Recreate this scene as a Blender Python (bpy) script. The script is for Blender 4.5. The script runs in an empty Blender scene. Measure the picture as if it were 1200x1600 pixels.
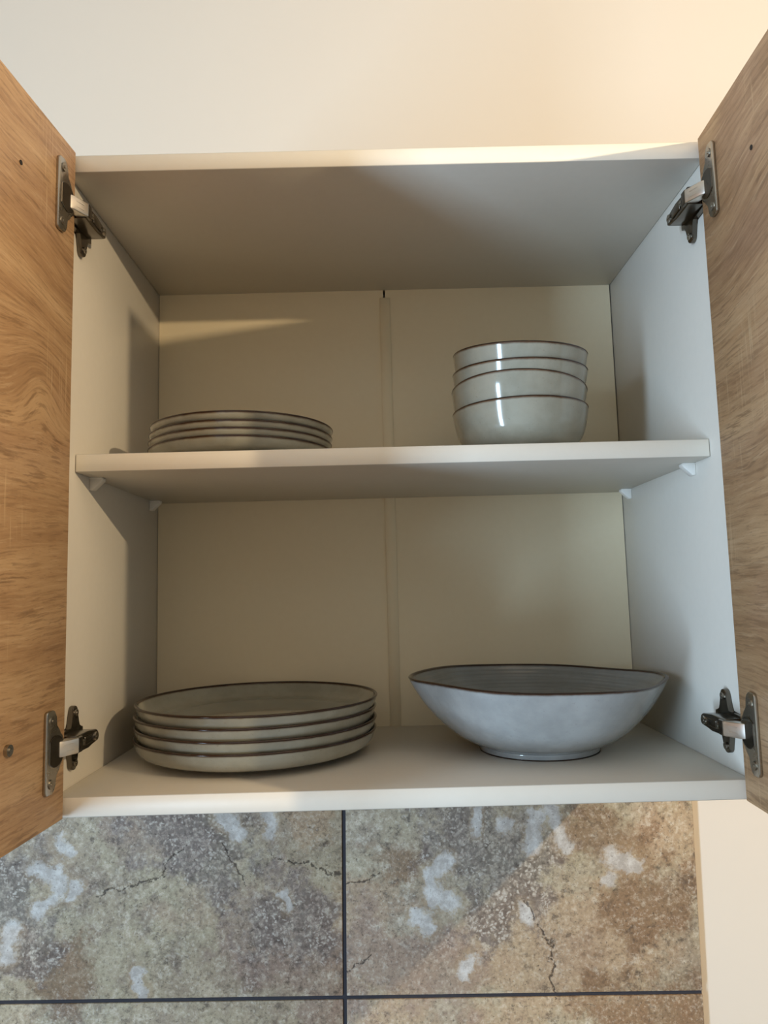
import bpy, bmesh, math, random
from mathutils import Vector, Matrix

S = bpy.context.scene
COL = S.collection
ZB = 1.45                      # height of the cabinet's underside above the floor
W, D, H, T = 0.568, 0.274, 0.568, 0.016     # cabinet: inner width, depth to back panel, height, board

# ------------------------------------------------------------------ camera
cd = bpy.data.cameras.new('camera')
cam = bpy.data.objects.new('camera', cd); COL.objects.link(cam)
cd.sensor_fit = 'AUTO'; cd.sensor_width = 36.0
cd.lens = 1149.06 * 36.0 / 1600.0
cd.clip_start = 0.02
yaw, pitch, roll = 0.0049, 0.1049, -0.0254
fw = Vector((math.sin(yaw)*math.cos(pitch), math.cos(yaw)*math.cos(pitch), math.sin(pitch)))
rt = Vector((math.cos(yaw), -math.sin(yaw), 0)); up = rt.cross(fw)
r2 = rt*math.cos(roll) + up*math.sin(roll)
u2 = -rt*math.sin(roll) + up*math.cos(roll)
cam.matrix_world = Matrix(((r2.x, u2.x, -fw.x, 0.2713), (r2.y, u2.y, -fw.y, -0.6182),
                           (r2.z, u2.z, -fw.z, 0.1772+ZB), (0, 0, 0, 1)))
S.camera = cam

# ------------------------------------------------------------------ world, lights, exposure
S.view_settings.view_transform = 'Standard'
S.view_settings.look = 'None'
S.view_settings.gamma = 1.0
S.view_settings.use_curve_mapping = False
S.view_settings.exposure = 0.0

S.cycles.diffuse_bounces = 8; S.cycles.max_bounces = 12
wd = bpy.data.worlds.new('daylight_outside'); S.world = wd; wd.use_nodes = True
bg = wd.node_tree.nodes['Background']
bg.inputs[0].default_value = (0.80, 0.87, 1.0, 1)
bg.inputs[1].default_value = 0.3

def lamp(name, kind, loc, energy, color, **kw):
    l = bpy.data.lights.new(name, kind); l.energy = energy; l.color = color
    for k, v in kw.items(): setattr(l, k, v)
    o = bpy.data.objects.new(name, l); COL.objects.link(o); o.location = loc
    return o

# warm bulb hanging in the room, to the right and in front of the cabinet
lamp('room_lamp', 'POINT', (1.31, -0.94, 0.674+ZB), 52.0, (1.0, 0.765, 0.47), shadow_soft_size=0.011)
# glazed balcony door in the left wall of the room: cool daylight
wl = lamp('balcony_door_daylight', 'AREA', (-1.68, -2.02, 1.10), 126.0, (0.55, 0.77, 1.0), shape='RECTANGLE', size=0.42, size_y=2.05)
wl.rotation_euler = Vector((1, 0, 0)).to_track_quat('-Z', 'Y').to_euler()

# ------------------------------------------------------------------ material helpers
def srgb(r, g, b):
    f = lambda c: c/12.92 if c <= 0.04045 else ((c+0.055)/1.055)**2.4
    return (f(r/255), f(g/255), f(b/255), 1)

class NT:
    def __init__(s, name):
        s.m = bpy.data.materials.new(name); s.m.use_nodes = True
        s.t = s.m.node_tree; s.b = s.t.nodes['Principled BSDF']
    def n(s, kind, **kw):
        nd = s.t.nodes.new(kind)
        for k, v in kw.items(): setattr(nd, k, v)
        return nd
    def put(s, sock, v):
        if isinstance(v, bpy.types.NodeSocket): s.t.links.new(v, sock)
        elif v is not None: sock.default_value = v
    def math(s, op, a, b=None, c=None, clamp=False):
        nd = s.n('ShaderNodeMath', operation=op, use_clamp=clamp)
        for i, v in enumerate((a, b, c)): s.put(nd.inputs[i], v)
        return nd.outputs[0]
    def noise(s, vec, scale, detail=3, rough=0.5, dist=0.0, out=0):
        nd = s.n('ShaderNodeTexNoise'); s.put(nd.inputs['Vector'], vec)
        nd.inputs['Scale'].default_value = scale; nd.inputs['Detail'].default_value = detail
        nd.inputs['Roughness'].default_value = rough; nd.inputs['Distortion'].default_value = dist
        return nd.outputs[out]
    def voronoi(s, vec, scale, feature='F1', rnd=1.0):
        nd = s.n('ShaderNodeTexVoronoi', feature=feature); s.put(nd.inputs['Vector'], vec)
        nd.inputs['Scale'].default_value = scale; nd.inputs['Randomness'].default_value = rnd
        return nd.outputs['Distance']
    def mapping(s, vec, scale=(1, 1, 1), loc=(0, 0, 0), rot=(0, 0, 0)):
        nd = s.n('ShaderNodeMapping'); s.put(nd.inputs['Vector'], vec)
        nd.inputs['Scale'].default_value = scale; nd.inputs['Location'].default_value = loc; nd.inputs['Rotation'].default_value = rot
        return nd.outputs[0]
    def ramp(s, fac, stops, interp='LINEAR'):
        nd = s.n('ShaderNodeValToRGB'); nd.color_ramp.interpolation = interp
        e = nd.color_ramp.elements
        while len(e) < len(stops): e.new(0.5)
        for el, (p, c) in zip(e, stops):
            el.position = p; el.color = c if not isinstance(c, (int, float)) else (c, c, c, 1)
        s.put(nd.inputs[0], fac); return nd.outputs[0]
    def step(s, v, a, b):                      # smooth step a..b -> 0..1
        nd = s.n('ShaderNodeMapRange', interpolation_type='SMOOTHSTEP')
        s.put(nd.inputs[0], v); nd.inputs[1].default_value = a; nd.inputs[2].default_value = b
        return nd.outputs[0]
    def mix(s, fac, a, b, mode='MIX'):
        nd = s.n('ShaderNodeMix', data_type='RGBA', blend_type=mode)
        s.put(nd.inputs[0], fac); s.put(nd.inputs[6], a); s.put(nd.inputs[7], b)
        return nd.outputs[2]
    def obj(s): return s.n('ShaderNodeTexCoord').outputs['Object']
    def pos(s): return s.n('ShaderNodeNewGeometry').outputs['Position']
    def bump(s, h, strength, dist=0.001):
        nd = s.n('ShaderNodeBump'); s.put(nd.inputs['Height'], h)
        nd.inputs['Strength'].default_value = strength; nd.inputs['Distance'].default_value = dist
        s.t.links.new(nd.outputs[0], s.b.inputs['Normal'])
    def set(s, col=None, rough=None, metal=None, spec=None):
        s.put(s.b.inputs['Base Color'], col); s.put(s.b.inputs['Roughness'], rough)
        s.put(s.b.inputs['Metallic'], metal); s.put(s.b.inputs['Specular IOR Level'], spec)
        return s.m

def mat_paint():
    n = NT('wall_paint'); p = n.pos()
    c = n.mix(n.noise(p, 3.0, 3), srgb(214, 205, 193), srgb(219, 211, 199))
    n.bump(n.noise(p, 260, 3), 0.08, 0.0006)
    return n.set(c, 0.85, None, 0.2)
def mat_melamine(name, c0, c1, rough=0.42):
    n = NT(name); o = n.obj()
    c = n.mix(n.noise(o, 120, 4, 0.6), c0, c1)
    n.bump(n.noise(o, 900, 2), 0.06, 0.0003)
    return n.set(c, rough, None, 0.4)
def mat_plain(name, c, rough, metal=0.0, var=0.06, scale=80):
    n = NT(name); o = n.obj()
    c2 = tuple(min(1, x*(1+var)) for x in c[:3]) + (1,); c1 = tuple(x*(1-var) for x in c[:3]) + (1,)
    k = n.noise(o, scale, 3)
    r = n.math('MULTIPLY_ADD', k, 0.12, rough-0.06)
    return n.set(n.mix(k, c1, c2), r, metal)

def mat_wood(name, seed, knots):
    """oak laminate: grain runs across the door (local x); knots = (x, z, radius, lift) where the figure swirls"""
    n = NT(name); co = n.obj()
    raw = n.n('ShaderNodeSeparateXYZ'); n.put(raw.inputs[0], co)
    X, Z = raw.outputs[0], raw.outputs[2]
    o = n.mapping(co, loc=(seed*1.37, 0, seed*0.71))
    wl = n.math('SUBTRACT', n.noise(n.mapping(o, scale=(5, 1, 7)), 1.0, 2, 0.5), 0.5)
    w2 = n.math('SUBTRACT', n.noise(n.mapping(o, scale=(22, 1, 30)), 1.0, 2, 0.5), 0.5)
    zz = n.math('ADD', n.math('ADD', Z, n.math('MULTIPLY', wl, 0.020)), n.math('MULTIPLY', w2, 0.0035))
    for kx, kz, kr, ka in knots:
        d = n.math('ADD', n.math('POWER', n.math('DIVIDE', n.math('SUBTRACT', X, kx), kr*1.25), 2.0), n.math('POWER', n.math('DIVIDE', n.math('SUBTRACT', Z, kz), kr), 2.0))
        zz = n.math('ADD', zz, n.math('MULTIPLY', n.math('EXPONENT', n.math('MULTIPLY', d, -1.0)), ka))
    v = n.n('ShaderNodeCombineXYZ'); n.put(v.inputs[0], X); n.put(v.inputs[2], zz); v.inputs[1].default_value = seed*3.1
    v = v.outputs[0]
    st = lambda sx, sz: n.mapping(v, scale=(sx, 1, sz))
    broad = n.noise(st(3, 34), 1.0, 4, 0.55)
    base = n.ramp(broad, [(0.28, srgb(160, 125, 91)), (0.44, srgb(180, 144, 107)), (0.56, srgb(190, 155, 117)), (0.74, srgb(205, 172, 133))])
    tint = n.noise(n.mapping(o, scale=(6, 1, 9)), 1.0, 2)
    base = n.mix(n.math('MULTIPLY', n.step(tint, 0.5, 0.7), 0.4), base, srgb(166, 132, 112))
    fine = n.noise(st(24, 400), 1.0, 5, 0.7)
    base = n.mix(n.math('MULTIPLY', n.step(fine, 0.50, 0.66), 0.40), base, srgb(116, 84, 56))
    base = n.mix(n.math('MULTIPLY', n.step(fine, 0.47, 0.34), 0.34), base, srgb(218, 190, 154))
    ln = n.noise(st(26, 300), 1.0, 4, 0.65)                   # longer dark strokes that gather in patches
    lm = n.step(n.noise(n.mapping(v, scale=(9, 1, 22), loc=(4, 0, 2)), 1.0, 3), 0.38, 0.60)
    base = n.mix(n.math('MULTIPLY', n.math('MULTIPLY', n.step(ln, 0.53, 0.61), lm), 0.44), base, srgb(100, 70, 46))
    pore = n.noise(st(120, 1100), 1.0, 2, 0.6)
    base = n.mix(n.math('MULTIPLY', n.step(pore, 0.60, 0.74), 0.35), base, srgb(92, 66, 46))
    saw = n.noise(n.mapping(o, scale=(330, 1, 11)), 1.0, 2, 0.6)   # pale saw marks across the grain, in patches
    patch = n.step(n.noise(n.mapping(o, scale=(9, 1, 8), loc=(1, 0, 5)), 1.0, 1), 0.52, 0.64)
    base = n.mix(n.math('MULTIPLY', n.math('MULTIPLY', n.step(saw, 0.56, 0.70), patch), 0.55), base, srgb(220, 192, 154))
    n.bump(n.math('SUBTRACT', n.math('MULTIPLY', fine, -0.6), pore), 0.10, 0.0004)
    return n.set(base, 0.5, None, 0.35)

def mat_glaze(name, c_lo, c_hi, speck, rimc, inside=None):
    n = NT(name); o = n.obj()
    c = n.mix(n.step(n.noise(o, 28, 4, 0.6), 0.3, 0.7), c_lo, c_hi)
    sp = n.step(n.noise(o, 520, 2, 0.5), 0.67, 0.76)
    c = n.mix(n.math('MULTIPLY', sp, 0.35), c, speck)
    at = n.n('ShaderNodeAttribute', attribute_name='edge').outputs['Fac']
    at = n.math('ADD', at, n.math('MULTIPLY', n.math('SUBTRACT', n.noise(o, 90, 3), 0.5), 0.35))
    c = n.mix(n.step(at, 0.45, 1.0), c, rimc)
    n.bump(n.noise(o, 60, 2), 0.05, 0.0008)
    if inside:                             # bowl's inner shade darkened into the glaze colour, broken up by brushed rings
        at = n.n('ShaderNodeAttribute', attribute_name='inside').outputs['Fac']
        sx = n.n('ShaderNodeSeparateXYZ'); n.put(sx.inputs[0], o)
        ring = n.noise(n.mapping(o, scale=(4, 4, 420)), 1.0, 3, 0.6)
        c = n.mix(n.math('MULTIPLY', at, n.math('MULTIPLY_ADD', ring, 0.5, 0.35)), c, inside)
    n.put(n.b.inputs['Coat Weight'], 0.3); n.b.inputs['Coat Roughness'].default_value = 0.03
    return n.set(c, 0.12, None, 0.5)

# the printed stone pattern: (x1, z1, x2, z2, radius) strokes of each mineral, measured on the wall
WHITE = [(-0.1376, -0.1381, -0.1135, -0.1494, 0.0094), (-0.1153, -0.1351, -0.1132, -0.1637, 0.0078), (-0.1132, -0.1637, -0.1402, -0.1842, 0.007), (-0.1144, -0.1072, -0.0992, -0.1205, 0.007), (-0.0925, -0.1571, -0.0983, -0.169, 0.0062), (-0.167, -0.2046, -0.1735, -0.2359, 0.007), (-0.0224, -0.2538, -0.0156, -0.2816, 0.0062), (0.075, -0.0825, 0.0952, -0.1011, 0.0078), (0.1328, -0.084, 0.1349, -0.1022, 0.0086), (0.144, -0.1704, 0.1527, -0.1883, 0.0055), (0.3416, -0.1406, 0.321, -0.1544, 0.0078), (0.3179, -0.1572, 0.3193, -0.1821, 0.0086), (0.3202, -0.18, 0.346, -0.1877, 0.0094), (0.3009, -0.2028, 0.3198, -0.2153, 0.0078), (0.376, -0.0831, 0.3728, -0.1083, 0.0062), (0.4093, -0.0984, 0.4093, -0.0984, 0.0086), (0.4246, -0.194, 0.4314, -0.2069, 0.0062), (0.3644, -0.2501, 0.3536, -0.2637, 0.0078), (0.4627, -0.0853, 0.4771, -0.1269, 0.0078), (0.4442, -0.0921, 0.4396, -0.1281, 0.007), (0.5571, -0.1455, 0.5349, -0.1414, 0.0109), (0.526, -0.1662, 0.526, -0.1662, 0.0078)]
GREY = [(-0.1744, -0.1514, -0.1578, -0.2153, 0.0429), (0.0337, -0.0923, 0.0637, -0.1219, 0.0585), (0.1452, -0.1952, 0.1747, -0.2101, 0.0429), (0.3641, -0.1009, 0.4148, -0.1454, 0.0663), (0.445, -0.139, 0.445, -0.139, 0.039), (0.3823, -0.2085, 0.3823, -0.2085, 0.0312)]
BROWN = [(0.5063, -0.1154, 0.5432, -0.1272, 0.0328), (0.5539, -0.1989, 0.592, -0.1857, 0.0429), (0.5604, -0.2132, 0.5604, -0.2132, 0.0312), (0.2803, -0.1383, 0.2803, -0.1383, 0.0234), (-0.1128, -0.2514, -0.1128, -0.2514, 0.0468), (0.5247, -0.3166, 0.6273, -0.3193, 0.0468)]
PINK = [(0.13, -0.2, 0.19, -0.26, 0.06), (-0.03, -0.09, 0.02, -0.11, 0.04), (0.25, -0.24, 0.33, -0.26, 0.05)]
TAN = [(0.4249, -0.2517, 0.5217, -0.2402, 0.0858), (0.6042, -0.1144, 0.6042, -0.1144, 0.0468), (0.2339, -0.2116, 0.2619, -0.2752, 0.0702), (0.1763, -0.096, 0.1763, -0.096, 0.0312)]
CRACK = [(-0.0701, -0.1669, -0.0219, -0.1589), (-0.0219, -0.1589, 0.0078, -0.1455), (0.0078, -0.1455, 0.0338, -0.1125), (0.1369, -0.1295, 0.1682, -0.1404), (0.1682, -0.1404, 0.2151, -0.1495), (0.0749, -0.115, 0.1046, -0.1623), (0.4265, -0.1849, 0.4486, -0.2208), (0.4486, -0.2208, 0.4559, -0.2525), (0.4559, -0.2525, 0.4524, -0.294), (0.2207, -0.166, 0.265, -0.1529), (0.2196, -0.2567, 0.248, -0.24)]

def mat_stone():
    n = NT('travertine_tile'); p = n.mapping(n.pos(), loc=(0, 0, -ZB))
    fl = n.n('ShaderNodeVectorMath', operation='MULTIPLY'); n.put(fl.inputs[0], p); fl.inputs[1].default_value = (1, 0, 1)
    flat = fl.outputs[0]
    def warp(scale, amt, detail=4):
        sb = n.n('ShaderNodeVectorMath', operation='SUBTRACT'); n.put(sb.inputs[0], n.noise(p, scale, detail, 0.6, 0, 1)); sb.inputs[1].default_value = (.5, .5, .5)
        sc = n.n('ShaderNodeVectorMath', operation='MULTIPLY'); n.put(sc.inputs[0], sb.outputs[0]); sc.inputs[1].default_value = (amt, 0, amt)
        ad = n.n('ShaderNodeVectorMath', operation='ADD'); n.put(ad.inputs[0], flat); n.put(ad.inputs[1], sc.outputs[0])
        return ad.outputs[0]
    wq = warp(45, 0.028); ws = warp(14, 0.08); wc = warp(120, 0.012, 3)
    def dist(q, x1, z1, x2, z2):
        if abs(x1-x2)+abs(z1-z2) < 1e-6:
            d = n.n('ShaderNodeVectorMath', operation='DISTANCE'); n.put(d.inputs[0], q); d.inputs[1].default_value = (x1, 0, z1); return d.outputs['Value']
        ba = Vector((x2-x1, 0, z2-z1))
        pa = n.n('ShaderNodeVectorMath', operation='SUBTRACT'); n.put(pa.inputs[0], q); pa.inputs[1].default_value = (x1, 0, z1)
        dt = n.n('ShaderNodeVectorMath', operation='DOT_PRODUCT'); n.put(dt.inputs[0], pa.outputs[0]); dt.inputs[1].default_value = ba/ba.length_squared
        t = n.math('ADD', dt.outputs['Value'], 0.0, None, True)
        sc = n.n('ShaderNodeVectorMath', operation='SCALE'); sc.inputs[0].default_value = ba; n.put(sc.inputs['Scale'], t)
        d = n.n('ShaderNodeVectorMath', operation='DISTANCE'); n.put(d.inputs[0], pa.outputs[0]); n.put(d.inputs[1], sc.outputs[0])
        return d.outputs['Value']
    def mask(q, L):                       # 1 in the middle of the strokes, 0 at their radius, negative beyond
        acc = None
        for x1, z1, x2, z2, r in L:
            g = n.math('MULTIPLY_ADD', dist(q, x1, z1, x2, z2), -1.0/r, 1.0)
            acc = g if acc is None else n.math('MAXIMUM', acc, g)
        return acc
    nz = lambda k, sc, de=5, ro=0.65: n.noise(n.mapping(p, loc=(k*3.1, 0, k*1.7)), sc, de, ro)
    g1 = nz(0, 230, 4, 0.7); g2 = nz(1, 85, 8, 0.76); g3 = nz(2, 22, 8, 0.72); g4 = nz(3, 34, 9, 0.78)
    big = nz(4, 8, 4, 0.6)
    cen = lambda g, k: n.math('MULTIPLY', n.math('SUBTRACT', g, 0.5), k)
    base = n.ramp(big, [(0.34, srgb(150, 136, 120)), (0.47, srgb(164, 152, 130)), (0.56, srgb(170, 160, 136)), (0.68, srgb(172, 152, 130))])
    base = n.mix(n.math('MULTIPLY', n.step(g3, 0.50, 0.64), 0.60), base, srgb(128, 114, 104))
    base = n.mix(n.math('MULTIPLY', n.step(g3, 0.48, 0.34), 0.55), base, srgb(192, 180, 158))
    soft = lambda m, j, k: n.step(n.math('ADD', m, cen(j, k)), -0.25, 0.45)
    base = n.mix(n.math('MULTIPLY', soft(mask(ws, TAN), g3, 3.5), 0.55), base, srgb(182, 154, 124))
    base = n.mix(n.math('MULTIPLY', soft(mask(ws, PINK), g3, 3.5), 0.55), base, srgb(146, 124, 114))
    base = n.mix(n.math('MULTIPLY', soft(mask(ws, BROWN), g3, 4.0), 0.70), base, srgb(126, 98, 72))
    grey = soft(mask(ws, GREY), g3, 4.5)
    base = n.mix(n.math('MULTIPLY', grey, 0.55), base, n.mix(n.step(g4, .4, .6), srgb(104, 95, 96), srgb(152, 144, 138)))
    # granular print: crumbs of light and dark, stronger in some places than in others
    amp = n.step(nz(5, 13, 4), 0.36, 0.62)
    base = n.mix(n.math('MULTIPLY', n.step(g2, 0.52, 0.66), n.math('MULTIPLY_ADD', amp, 0.52, 0.30)), base, srgb(86, 75, 66))
    base = n.mix(n.math('MULTIPLY', n.step(g2, 0.48, 0.34), n.math('MULTIPLY_ADD', amp, 0.42, 0.22)), base, srgb(214, 206, 190))
    base = n.mix(n.math('MULTIPLY', n.step(g1, 0.52, 0.66), 0.42), base, srgb(80, 70, 62))
    base = n.mix(n.math('MULTIPLY', n.step(g1, 0.47, 0.33), 0.30), base, srgb(222, 214, 200))
    # rounded pale pebbles, dark between them
    vor = n.voronoi(wc, 250)
    peb = n.math('SUBTRACT', 1.0, n.step(vor, 0.20, 0.46))
    pm = n.math('MAXIMUM', n.math('MULTIPLY', grey, 0.85), n.math('MULTIPLY', n.step(nz(6, 15, 5), 0.52, 0.64), 0.55))
    base = n.mix(n.math('MULTIPLY', n.math('MULTIPLY', n.step(vor, 0.42, 0.66), pm), 0.45), base, srgb(76, 70, 68))
    base = n.mix(n.math('MULTIPLY', n.math('MULTIPLY', peb, pm), n.step(g4, 0.60, 0.42)), base, srgb(196, 191, 182))
    wm = mask(wq, WHITE)
    halo = n.step(n.math('ADD', wm, cen(g3, 3.0)), -1.3, 0.1)
    base = n.mix(n.math('MULTIPLY', halo, 0.38), base, srgb(170, 148, 116))
    white = n.step(n.math('ADD', wm, n.math('ADD', cen(g4, 4.6), cen(g2, 2.6))), -0.50, 0.45)
    base = n.mix(n.math('MULTIPLY', white, 0.84), base, n.mix(n.step(g2, .38, .62), srgb(214, 214, 212), srgb(176, 172, 168)))
    pit = n.step(n.noise(n.mapping(p, loc=(2, 0, 6)), 300, 3, 0.6), 0.635, 0.70)
    base = n.mix(n.math('MULTIPLY', pit, 0.55), base, srgb(58, 48, 40))
    cd_ = None
    for c in CRACK:
        d = dist(wq, *c); cd_ = d if cd_ is None else n.math('MINIMUM', cd_, d)
    crack = n.math('MULTIPLY', n.step(cd_, 0.0017, 0.0006), n.step(g1, 0.40, 0.52))
    base = n.mix(n.math('MULTIPLY', crack, 0.8), base, srgb(56, 47, 42))
    h = n.math('SUBTRACT', n.math('ADD', n.math('MULTIPLY', g1, 0.8), n.math('MULTIPLY', g2, 1.2)), n.math('ADD', n.math('MULTIPLY', pit, 0.7), crack))
    n.bump(h, 0.45, 0.0012)
    return n.set(base, 0.55, None, 0.3)

M = dict(
    paint=mat_paint(),
    white=mat_melamine('white_melamine', srgb(206, 201, 191), srgb(211, 206, 196)),
    edge=mat_melamine('white_edge_band', srgb(238, 231, 218), srgb(241, 235, 223)),
    back=mat_melamine('hardboard_white', srgb(224, 210, 180), srgb(228, 215, 186), 0.55),
    oak_l=mat_wood('oak_laminate', 1.0, [(0.045, 0.350, 0.036, -0.030), (0.0, 0.43, 0.05, 0.018), (0.20, 0.20, 0.06, 0.02)]),
    oak_r=mat_wood('oak_laminate', 4.0, [(0.02, 0.45, 0.07, 0.026), (0.17, 0.30, 0.06, -0.02)]),
    glaze=mat_glaze('sage_glaze', srgb(146, 145, 132), srgb(162, 161, 148), srgb(112, 100, 84), srgb(86, 58, 38)),
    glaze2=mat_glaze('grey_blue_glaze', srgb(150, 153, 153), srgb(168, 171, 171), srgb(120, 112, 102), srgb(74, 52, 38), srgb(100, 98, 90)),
    rim=mat_plain('brown_rim_glaze', srgb(50, 33, 23), 0.12, 0.0, 0.25, 120),
    nickel=mat_plain('nickel_steel', (0.42, 0.39, 0.34, 1), 0.28, 1.0),
    bright=mat_plain('bright_steel', (0.74, 0.70, 0.64, 1), 0.32, 1.0),
    dark=mat_plain('dark_nickel', (0.17, 0.15, 0.125, 1), 0.24, 1.0),
    hole=mat_plain('dark_hole', (0.015, 0.012, 0.01, 1), 0.8),
    plastic=mat_plain('white_plastic', srgb(226, 224, 218), 0.4),
    grout=mat_plain('dark_grout', srgb(46, 46, 54), 0.85, 0.0, 0.2, 300),
    room=mat_plain('room_wall_paint', srgb(166, 158, 146), 0.9, 0.0, 0.03, 3), stone=mat_stone(), floor=mat_plain('floor_boards', srgb(112, 92, 74), 0.5, 0.0, 0.1, 6),
)

# ------------------------------------------------------------------ mesh helpers
def link(name, me, mat, parent=None, loc=(0, 0, 0), rot=(0, 0, 0), smooth=None):
    o = bpy.data.objects.new(name, me); COL.objects.link(o)
    if mat is not None and not me.materials: me.materials.append(mat)
    o.location = loc; o.rotation_euler = rot
    if parent is not None: o.parent = parent
    return o
def from_bm(name, bm, smooth=True, angle=40):
    bmesh.ops.recalc_face_normals(bm, faces=bm.faces[:])
    me = bpy.data.meshes.new(name)
    if smooth:
        for f in bm.faces: f.smooth = True
        for e in bm.edges:
            if len(e.link_faces) == 2 and e.calc_face_angle(0) > math.radians(angle): e.smooth = False
    bm.to_mesh(me); bm.free(); return me
def box(bm, x0, x1, y0, y1, z0, z1, bev=0.0, seg=1):
    r = bmesh.ops.create_cube(bm, size=1)
    vs = r['verts']
    for v in vs: v.co = Vector((x0+(v.co.x+.5)*(x1-x0), y0+(v.co.y+.5)*(y1-y0), z0+(v.co.z+.5)*(z1-z0)))
    if bev:
        es = list({e for v in vs for e in v.link_edges})
        r = bmesh.ops.bevel(bm, geom=es, offset=bev, segments=seg, profile=.5, affect='EDGES')
    return vs
def prism(bm, pts, axis, a, b, bev=0.0, seg=1):
    """closed outline pts (2-D) extruded along axis (0,1,2) from a to b"""
    def mk(p, d):
        c = [p[0], p[1]]; c.insert(axis, d); return Vector(c)
    lo = [bm.verts.new(mk(p, a)) for p in pts]; hi = [bm.verts.new(mk(p, b)) for p in pts]
    n = len(pts); fs = [bm.faces.new(lo[::-1]), bm.faces.new(hi)]
    for i in range(n): fs.append(bm.faces.new((lo[i], lo[(i+1) % n], hi[(i+1) % n], hi[i])))
    if bev:
        es = [e for e in set(fs[0].edges) | set(fs[1].edges)]
        bmesh.ops.bevel(bm, geom=es, offset=bev, segments=seg, profile=.5, affect='EDGES')
def cyl(bm, c, axis, r, length, seg=20, r2=None):
    q = Vector((0, 0, 1)).rotation_difference(Vector(axis)).to_matrix().to_4x4()
    bmesh.ops.create_cone(bm, cap_ends=True, segments=seg, radius1=r, radius2=r if r2 is None else r2, depth=length,
                          matrix=Matrix.Translation(Vector(c)) @ q)
def lathe(prof, seg=96, rf=None, zf=None, close=True):
    """prof: list of (r, z, edge). rf(phi, t)/zf(phi, t) wobble, t = z / top"""
    bm = bmesh.new(); lay = bm.verts.layers.float.new('edge'); rows = []
    top = max(p[1] for p in prof) or 1
    tips = max(range(len(prof)), key=lambda i: prof[i][1])
    ins = bm.verts.layers.float.new('inside')
    for i, (r, z, e) in enumerate(prof):
        fi = 1.0 if i > tips else 0.0
        if r < 1e-6:
            v = bm.verts.new((0, 0, z)); v[lay] = e; v[ins] = fi; rows.append([v]); continue
        row = []
        for k in range(seg):
            a = 2*math.pi*k/seg
            rr = r*(rf(a, z/top) if rf else 1); zz = z+(zf(a, z/top) if zf else 0)
            v = bm.verts.new((rr*math.cos(a), rr*math.sin(a), zz)); v[lay] = e; v[ins] = fi; row.append(v)
        rows.append(row)
    pairs = list(zip(rows, rows[1:]))
    if close: pairs.append((rows[-1], rows[0]))
    for A, B in pairs:
        if len(A) == 1 and len(B) == 1: continue
        for k in range(seg):
            k2 = (k+1) % seg
            if len(A) == 1: bm.faces.new((A[0], B[k2], B[k]))
            elif len(B) == 1: bm.faces.new((A[k], A[k2], B[0]))
            else: bm.faces.new((A[k], A[k2], B[k2], B[k]))
    return bm
def smooth_curve(pts, n=6):
    """Catmull-Rom through (r,z) points"""
    out = []
    P = [pts[0]] + list(pts) + [pts[-1]]
    for i in range(1, len(P)-2):
        p0, p1, p2, p3 = P[i-1], P[i], P[i+1], P[i+2]
        for k in range(n):
            t = k/n
            out.append(tuple(0.5*((2*p1[j]) + (-p0[j]+p2[j])*t + (2*p0[j]-5*p1[j]+4*p2[j]-p3[j])*t*t + (-p0[j]+3*p1[j]-3*p2[j]+p3[j])*t**3) for j in (0, 1)))
    out.append(tuple(pts[-1])); return out

def tag(o, label=None, cat=None, group=None, kind=None):
    for k, v in (('label', label), ('category', cat), ('group', group), ('kind', kind)):
        if v: o[k] = v
    return o
def empty(name, loc):
    o = bpy.data.objects.new(name, None); COL.objects.link(o); o.location = loc; o.empty_display_size = .05
    return o

# ------------------------------------------------------------------ setting: wall with tiled splashback
WY = 0.2905                                  # plaster plane; tile faces stand 11 mm proud
bm = bmesh.new(); box(bm, -1.7, 2.3, WY, WY+0.12, 0.0, 2.75)
wall = tag(link('wall_back', from_bm('wall_back', bm, False), M['paint']), 'cream painted kitchen wall behind the open cabinet', kind='structure')

def shell(name, mat, *b):
    bm = bmesh.new(); box(bm, *b)
    return tag(link(name, from_bm(name, bm, False), mat), kind='structure')
shell('wall_left', M['room'], -1.82, -1.70, -3.2, WY, 0, 2.75)
shell('wall_right', M['room'], 2.30, 2.42, -3.2, WY, 0, 2.75)
shell('wall_front', M['room'], -1.82, 2.42, -3.32, -3.2, 0, 2.75)
shell('ceiling', M['paint'], -1.82, 2.42, -3.32, WY+0.12, 2.75, 2.85)
shell('floor', M['floor'], -1.82, 2.42, -3.32, WY+0.12, -0.1, 0)

ROT = 0.0125                                 # the tile courses run a touch out of level with the cabinet
X0, Z0 = 0.2167, ZB-0.2876                   # crossing of the two grout lines in view
GAP = 0.0044
def tile_mesh(w, h):
    bm = bmesh.new(); box(bm, -w/2, w/2, 0, 0.0108, -h/2, h/2, 0.0009, 2)
    return from_bm('tile', bm, True, 50)
TW, TH = 0.4135, 0.2835
tm = tile_mesh(TW-GAP, TH-GAP)
for row in (0, -1, -2):
    for colm in (0, -1, -2):
        cx, cz = (colm+.5)*TW, (row+.5)*TH
        x = X0 + cx*math.cos(ROT) + cz*math.sin(ROT); z = Z0 - cx*math.sin(ROT) + cz*math.cos(ROT)
        link('tile', tm, M['stone'], wall, (x, 0.2792+0.0002*((row*3+colm) % 3), z), (0, ROT, 0))
bm = bmesh.new(); box(bm, -2*TW, TW-GAP*.5-.0004, 0.0025, 0.0112, -2*TH, TH-GAP/2)
link('grout', from_bm('grout', bm, False), M['grout'], wall, (X0, 0.279, Z0), (0, ROT, 0))
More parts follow.
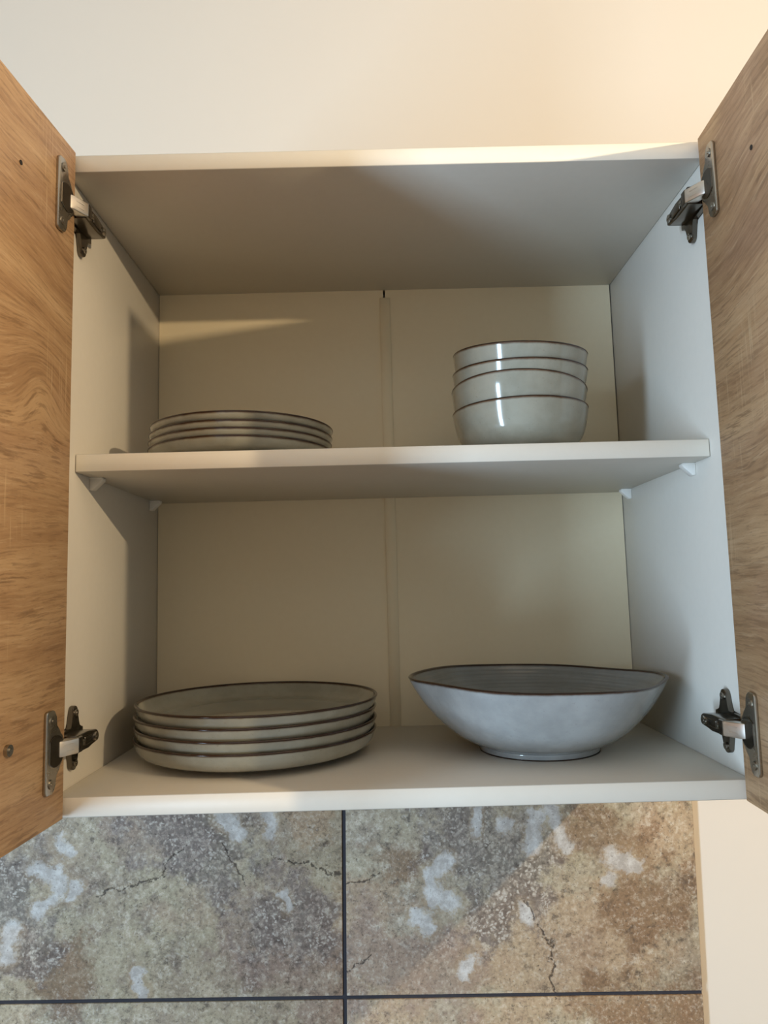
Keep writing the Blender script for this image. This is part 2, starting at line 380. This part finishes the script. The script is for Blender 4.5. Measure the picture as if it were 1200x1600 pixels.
# ------------------------------------------------------------------ the cabinet
cab = tag(empty('wall_cabinet', (0, 0, ZB)), 'white two-shelf wall cabinet with oak-look doors standing open above the tiles', 'cabinet')
def board(name, x0, x1, y0, y1, z0, z1, mat, bev=0.0006, parent=cab):
    bm = bmesh.new(); box(bm, x0, x1, y0, y1, z0, z1, bev, 1)
    o = link(name, from_bm(name, bm, True, 50), mat, parent)
    if mat is M['white']:                     # the front edges carry a brighter edge band
        o.data.materials.append(M['edge'])
        for f in o.data.polygons:
            if f.normal.y < -0.9: f.material_index = 1
    return o
CB = 0.2895
board('side_panel', -T, 0, 0, CB, 0, H, M['white'])
board('side_panel', W, W+T, 0, CB, 0, H, M['white'])
board('top_panel', 0.0001, W-0.0001, 0, CB-0.0005, H-T, H, M['white'])
board('bottom_panel', 0.0001, W-0.0001, 0, D+.0035, 0, T, M['white'])
def back(x0b, x1b, x0t, x1t):
    bm = bmesh.new()
    prism(bm, [(x0b, T), (x1b, T), (x1t, H-T), (x0t, H-T)], 1, D, D+0.003)
    return link('back_panel', from_bm('back_panel', bm, False), M['back'], cab)
back(0.0004, 0.2814, 0.0004, 0.2814)
back(0.2838, W-0.0003, 0.2838, W-0.0013)
board('joining_strip', 0.2768, 0.2896, D-0.0018, D, T, H-T-0.0105, M['back'], 0.0002)
SZ, SY = 0.288, 0.0297
board('shelf', 0.0008, W-0.0008, SY, D-0.001, SZ, SZ+T, M['white'], 0.0005)
# shelf pins: triangular white plastic gussets
def pin(side, y):
    bm = bmesh.new(); s = side
    f = lambda x: x if s < 0 else W-x
    pts = [(f(0), SZ-0.0008), (f(0.0125), SZ-0.0008), (f(0.0125), SZ-0.0028), (f(0.0035), SZ-0.0115), (f(0), SZ-0.0115)]
    prism(bm, pts, 1, y-0.0045, y+0.0045, 0.0008, 2)
    box(bm, min(f(0), f(0.012)), max(f(0), f(0.012)), y-0.0055, y+0.0055, SZ-0.0012, SZ, 0.0003)
    return link('shelf_pin', from_bm('shelf_pin', bm), M['plastic'], cab)
for s in (-1, 1):
    for y in (0.067, 0.245): pin(s, y)

# doors: local x = distance from hinge edge, y = thickness (0 = inner face), z = height
DW, DT = 0.296, 0.018
DOORS = {}
for s, x0, ang, mt in ((-1, 0.0098, 3.5, M['oak_l']), (1, W-0.0068, -2.2, M['oak_r'])):
    bm = bmesh.new(); box(bm, 0, DW, 0, DT, 0.0, H+0.0005, 0.0006, 1)
    if s < 0:
        for v in bm.verts: v.co.y = -v.co.y
    a = math.radians(ang)
    d = Vector((s*math.sin(a), -math.cos(a)))
    # local +x runs out along the door; local +y points to world +x
    rz = math.atan2(d.y, d.x)
    me = from_bm('door', bm, True, 50)
    o = link('door', me, mt, cab, (x0, -0.0035, 0), (0, 0, rz))
    DOORS[s] = (o, Vector((x0, -0.0035, 0)), rz)
tag(DOORS[-1][0], 'left door, its oak-look inner face lit warm'); tag(DOORS[1][0], 'right door, its oak-look inner face in cooler light')
def small_hole(s, u, z):
    bm = bmesh.new(); cyl(bm, (u, -s*0.0002, z), (0, 1, 0), 0.0019, 0.0006, 14)
    link('screw_hole', from_bm('screw_hole', bm), M['hole'], DOORS[s][0])
small_hole(-1, 0.086, 0.507); small_hole(1, 0.093, 0.5015)
bm = bmesh.new(); sg = 1
cyl(bm, (0.0835, sg*0.0014, 0.0713), (0, 1, 0), 0.0042, 0.0028, 22)
cyl(bm, (0.0835, sg*0.0032, 0.0713), (0, 1, 0), 0.0022, 0.0012, 16)
tag(link('handle_screw', from_bm('handle_screw', bm), M['nickel'], DOORS[-1][0]), 'steel screw head of the door handle')

# hinges ---------------------------------------------------------------
def arc(cx, cy, r, a0, a1, n):
    return [(cx+r*math.cos(math.radians(a0+(a1-a0)*i/n)), cy+r*math.sin(math.radians(a0+(a1-a0)*i/n))) for i in range(n+1)]
def hinge(s, hz):
    door, dl, rz = DOORS[s]
    X = (lambda x: x) if s < 0 else (lambda x: W-x)
    def mir(bm):
        if s > 0:
            for v in bm.verts: v.co.x = W-v.co.x
        return bm
    # dark arm housing lying on the side panel: stepped, tapering to the back
    bm = bmesh.new()
    pts = [(-0.0030, -0.0072), (0.0220, -0.0068), (0.0400, -0.0052), (0.0440, -0.0030), (0.0440, 0.0030), (0.0400, 0.0052), (0.0220, 0.0068), (-0.0030, 0.0072)]
    def pri(pts, x0, x1, b):
        bm2 = bmesh.new(); lo = []
        prism(bm2, pts, 0, x0, x1, b, 2)
        me = bpy.data.meshes.new('t'); bm2.to_mesh(me); bm2.free(); bm.from_mesh(me); bpy.data.meshes.remove(me)
    pri(pts, 0.0045, 0.0195, 0.0014)
    pri([(-0.0035, -0.0062), (0.004, -0.0062), (0.004, 0.0062), (-0.0035, 0.0062)], 0.008, 0.0222, 0.0012)
    pri([(0.012, -0.0034), (0.030, -0.0034), (0.030, 0.0034), (0.012, 0.0034)], 0.0185, 0.0207, 0.0006)
    h = link('hinge', from_bm('hinge', mir(bm)), M['dark'], cab, (0, 0, hz))
    # mounting plate: cross with two long lugs up and down the panel
    bm = bmesh.new()
    pts = [(0.000, -0.0085), (0.0215, -0.0085), (0.0235, -0.0125)] + arc(0.030, -0.0215, 0.0055, 200, 340, 6) + [(0.0365, -0.0125), (0.0385, -0.0085), (0.047, -0.007), (0.047, 0.007), (0.0385, 0.0085), (0.0365, 0.0125)] + arc(0.030, 0.0215, 0.0055, 20, 160, 6) + [(0.0235, 0.0125), (0.0215, 0.0085), (0.000, 0.0085)]
    prism(bm, pts, 0, 0.0, 0.0048, 0.0010, 2)
    link('mounting_plate', from_bm('mounting_plate', mir(bm)), M['dark'], h)
    for zz in (-0.021, 0.021):
        bm = bmesh.new(); cyl(bm, (0.0054, 0.030, zz), (1, 0, 0), 0.0030, 0.0016, 16); cyl(bm, (0.0062, 0.030, zz), (1, 0, 0), 0.0012, 0.0010, 8)
        link('screw', from_bm('screw', mir(bm)), M['nickel'], h)
    for yy, rr in ((0.036, 0.0036), (0.0085, 0.0026)):
        bm = bmesh.new(); cyl(bm, (0.0202, yy, 0), (1, 0, 0), rr, 0.0022, 18); box(bm, 0.0208, 0.0217, yy-rr*.7, yy+rr*.7, -.0005, .0005)
        link('adjusting_screw', from_bm('adjusting_screw', mir(bm)), M['nickel'], h)
    # everything on the door is laid out in door space, then carried into hinge space
    q = Matrix.Translation(dl) @ Matrix.Rotation(rz, 4, 'Z')
    iy = -s                   # door-local direction that faces into the cabinet
    def place(bm):
        for v in bm.verts: v.co = q @ v.co
        return bm
    y0, y1 = (0.0, 0.0030*iy)
    bm = bmesh.new()
    U = 0.0335                                # straight outer edge, bulging round the cup towards the hinge side
    pts = [(U, -0.0285), (U, 0.0285)] + arc(U-0.0035, 0.0285, 0.0035, 30, 90, 3) + arc(0.0245, 0.0265, 0.0055, 90, 180, 5)
    pts += [(0.0190, 0.0190)] + arc(0.0200, 0.0, 0.0155, 112, 248, 12) + [(0.0190, -0.0190)]
    pts += arc(0.0245, -0.0265, 0.0055, 180, 270, 5) + arc(U-0.0035, -0.0285, 0.0035, 270, 330, 3)
    prism(bm, pts, 1, y0, y1, 0.0010, 2)
    link('flange_plate', from_bm('flange_plate', place(bm)), M['nickel'], h)
    bm = bmesh.new()
    prism(bm, [(0.0300, -0.0085), (0.0300, 0.0085)] + arc(0.0200, 0.0, 0.0125, 60, 300, 14), 1, y1-0.0004*iy, y1+0.0008*iy, 0.0003, 1)
    link('hinge_cup', from_bm('hinge_cup', place(bm)), M['dark'], h)
    for zz in (-0.0240, 0.0240):
        bm = bmesh.new(); cyl(bm, (0.0265, y1+0.0003*iy, zz), (0, 1, 0), 0.0036, 0.0014, 18)
        cyl(bm, (0.0265, y1+0.0011*iy, zz), (0, 1, 0), 0.0013, 0.0010, 8)
        link('screw', from_bm('screw', place(bm)), M['nickel'], h)
    # bright crank between cup and arm: a bent U-shaped strip
    pc = q @ Vector((0.0165, 0.0026*iy, 0))
    a = Vector((pc.x, pc.y)); b = Vector((X(0.0215), -0.0030))
    dirv = (b-a).normalized(); nrm = Vector((dirv.y, -dirv.x))
    if nrm.y > 0: nrm = -nrm
    bm = bmesh.new()
    mid = a+(b-a)*0.25+nrm*0.0012
    P = [a, mid, b+dirv*0.0005, b-nrm*0.010, a-nrm*0.006]
    prism(bm, [(p.x, p.y) for p in P], 2, -0.0062, 0.0062, 0.0008, 2)
    link('crank_arm', from_bm('crank_arm', bm), M['bright'], h)
    c = a+(b-a)*0.55+nrm*0.0005
    for zz in (-0.0024, 0.0024):
        bm = bmesh.new()
        hw = (b-a)*0.2
        p1, p2 = c-hw, c+hw
        prism(bm, [(p.x, p.y) for p in (p1, p2, p2+nrm*0.0006, p1+nrm*0.0006)], 2, zz-0.0005, zz+0.0005)
        link('ridge', from_bm('ridge', bm), M['bright'], h)
for s in (-1, 1):
    for hz in (0.5150, 0.0575): hinge(s, hz)

# ------------------------------------------------------------------ crockery
def ware(outer, inner, foot_r, h):
    """outer / inner: (r,z) rising from foot to lip / from centre to lip; closed shell with edge attribute near the lip"""
    E = lambda z: max(0.0, 1-(h-z)/0.0042)
    o = smooth_curve(outer, 5); i = smooth_curve(inner, 5)
    prof = [(0, 0.0024, 0), (foot_r-0.004, 0.0024, 0), (foot_r-0.003, 0, .4), (foot_r, 0, .4)]
    prof += [(r, z, E(z)) for r, z in o]
    r0, r1 = o[-1][0], i[-1][0]
    prof += [((r0*3+r1)/4, h+0.0007, 1), ((r0+r1)/2, h+0.001, 1), ((r0+3*r1)/4, h+0.0007, 1)]
    prof += [(r, z, E(z)) for r, z in i[::-1]]
    return prof
def rim_prof(prof, h, drop):
    """thin brown band hugging the lip"""
    top = [p for p in prof if p[1] > h-drop]
    c = sum(p[0] for p in top)/len(top)
    out = [(p[0]+(0.00025 if p[0] > c else -0.00025), p[1]+(0.00025 if p[1] >= h else 0)) for p in top]
    return [(r, z, 1) for r, z in out]
def make_ware(name, prof, h, drop, mat, **kw):
    root = bpy.data.objects.new(name, None); COL.objects.link(root); root.empty_display_size = .03
    k = dict(kw); 
    body = link('body', from_bm('body', lathe(prof, close=False, **k), True, 60), mat, root)
    rp = rim_prof(prof, h, drop)
    link('rim', from_bm('rim', lathe(rp, close=True, **k), True, 80), M['rim'], root)
    return root
def dup(root):
    r = root.copy(); COL.objects.link(r)
    for ch in list(root.children):
        c = ch.copy(); COL.objects.link(c); c.parent = r
    return r
def stack(proto, specs, group, cat, h=0.0):
    """a tilted piece turns about the middle of its rim, h above its foot"""
    for k, (x, y, z, tx, ty, rz, label) in enumerate(specs):
        o = proto if k == 0 else dup(proto)
        o.rotation_euler = (tx, ty, rz)
        o.location = Vector((x, y, z+ZB+h)) - o.rotation_euler.to_matrix() @ Vector((0, 0, h))
        tag(o, label, cat, group)

# dinner plates
h = 0.0230
prof = ware([(.078, .0), (.078, .0032), (.095, .0038), (.1105, .0074), (.1165, .0124), (.1190, .0180), (.1208, h)],
            [(.0, .0074), (.085, .0074), (.1040, .0088), (.1125, .0135), (.1163, .0190), (.1186, h)], .078, h)
pl = make_ware('dinner_plate', prof, h, 0.0012, M['glaze'])
stack(pl, [
    (.1408, .1490, .0161, 0, 0, 0.3, 'dinner plate at the bottom of the large lower left stack'),
    (.1414, .1492, .0268, .003, 0, 1.2, 'second dinner plate from the bottom of the lower left stack'),
    (.1412, .1498, .0374, 0, 0, 2.4, 'third dinner plate from the bottom of the lower left stack'),
    (.1426, .1497, .0480, 0, 0, 3.9, 'topmost dinner plate of the lower left stack, its inside visible')],
    'dinner plates stacked on the cabinet floor', 'plate')
# side plates
h = 0.0140
prof = ware([(.056, .0), (.056, .0022), (.070, .0028), (.0835, .0050), (.0880, .0075), (.0902, .0105), (.0914, h)],
            [(.0, .0064), (.066, .0064), (.0795, .0074), (.0852, .0095), (.0876, .0118), (.0892, h)], .056, h)
pl = make_ware('side_plate', prof, h, 0.0011, M['glaze'])
SB = SZ+T
stack(pl, [
    (.1312, .122, SB+.0001, 0, 0, 0.2, 'small side plate at the bottom of the stack on the upper shelf'),
    (.1316, .122, SB+.0072, 0, 0, 1.7, 'second small side plate from the bottom on the upper shelf'),
    (.1322, .122, SB+.0143, 0, 0, 2.9, 'third small side plate from the bottom on the upper shelf'),
    (.1330, .122, SB+.0225, -.004, 0, 4.1, 'topmost small side plate of the stack on the upper shelf')],
    'side plates stacked on the shelf', 'plate')
# cereal bowls
h = 0.0495
prof = ware([(.031, .0), (.031, .003), (.0405, .0060), (.0535, .0115), (.0605, .0190), (.0645, .0290), (.0668, .0390), (.0683, h)],
            [(.0, .0075), (.026, .0078), (.041, .0110), (.0550, .0165), (.0606, .0240), (.0637, .0340), (.0656, .0420), (.0669, h)], .031, h)
bo = make_ware('cereal_bowl', prof, h, 0.0011, M['glaze'])
stack(bo, [
    (.4168, .122, SB+.0001, 0, 0, 0.5, 'cereal bowl at the bottom of the stack on the upper shelf'),
    (.4165, .122, SB+.0203, -.08, .055, 0, 'second cereal bowl from the bottom, tilted so its front rim rises'),
    (.4182, .122, SB+.0402, .05, .02, 0, 'third cereal bowl from the bottom of the upper shelf stack'),
    (.4192, .122, SB+.0594, .10, .04, 0, 'topmost cereal bowl of the stack on the upper shelf')],
    'cereal bowls stacked on the shelf', 'bowl', h)
# large serving bowl with a wavy, slightly six-cornered lip
h = 0.0700
def rf(a, t):
    k = max(0, (t-.15)/.85)**1.3
    return 1 + k*(0.027*math.cos(6*a) + 0.012*abs(math.cos(a))**9 + 0.004*math.sin(3*a+.6) - 0.010)
def zf(a, t):
    return max(0, (t-.3)/.7)**2*(-0.0024*math.cos(a) + 0.0007*math.cos(2*a+.4) + 0.0005*math.sin(5*a+1.0) + 0.0004*math.cos(3*a))
outer = [(.0585, .0), (.0590, .0040), (.0600, .0062), (.0700, .0100), (.0850, .0190), (.1000, .0325), (.1110, .0450), (.1195, .0580), (.1255, h)]
inner = [(.0, .0105), (.045, .0108), (.0680, .0150), (.0840, .0240), (.0970, .0360), (.1075, .0480), (.1160, .0595), (.1222, h)]
prof = ware(outer, inner, .0585, h)
# turned rings on the inside
ii = smooth_curve(inner, 10)[::-1]
E = lambda z: max(0.0, 1-(h-z)/0.0042)
cut = [p for p in prof]
first_inner = len(cut)-len(smooth_curve(inner, 5))
pr2 = cut[:first_inner]
for k, (r, z) in enumerate(ii):
    w = 0.00035*math.sin(k*2.1)*(1 if 4 < k < len(ii)-4 else 0)
    pr2.append((max(r-w*.7, 0) if r > 1e-6 else 0, z+w, E(z)))
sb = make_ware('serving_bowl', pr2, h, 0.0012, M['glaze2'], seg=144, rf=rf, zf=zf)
bm = lathe([(.0589, .0011, 1), (.0593, .0008, 1), (.0593, .0001, 1), (.0550, .0001, 1), (.0550, .0011, 1)], 96)
tag(link('foot_ring', from_bm('foot_ring', bm), M['rim'], sb), 'thin dark unglazed line around the foot')
sb.location = (.4240, .136, T+.0001+ZB)
tag(sb, 'large grey serving bowl with wavy brown lip on the cabinet floor', 'bowl')
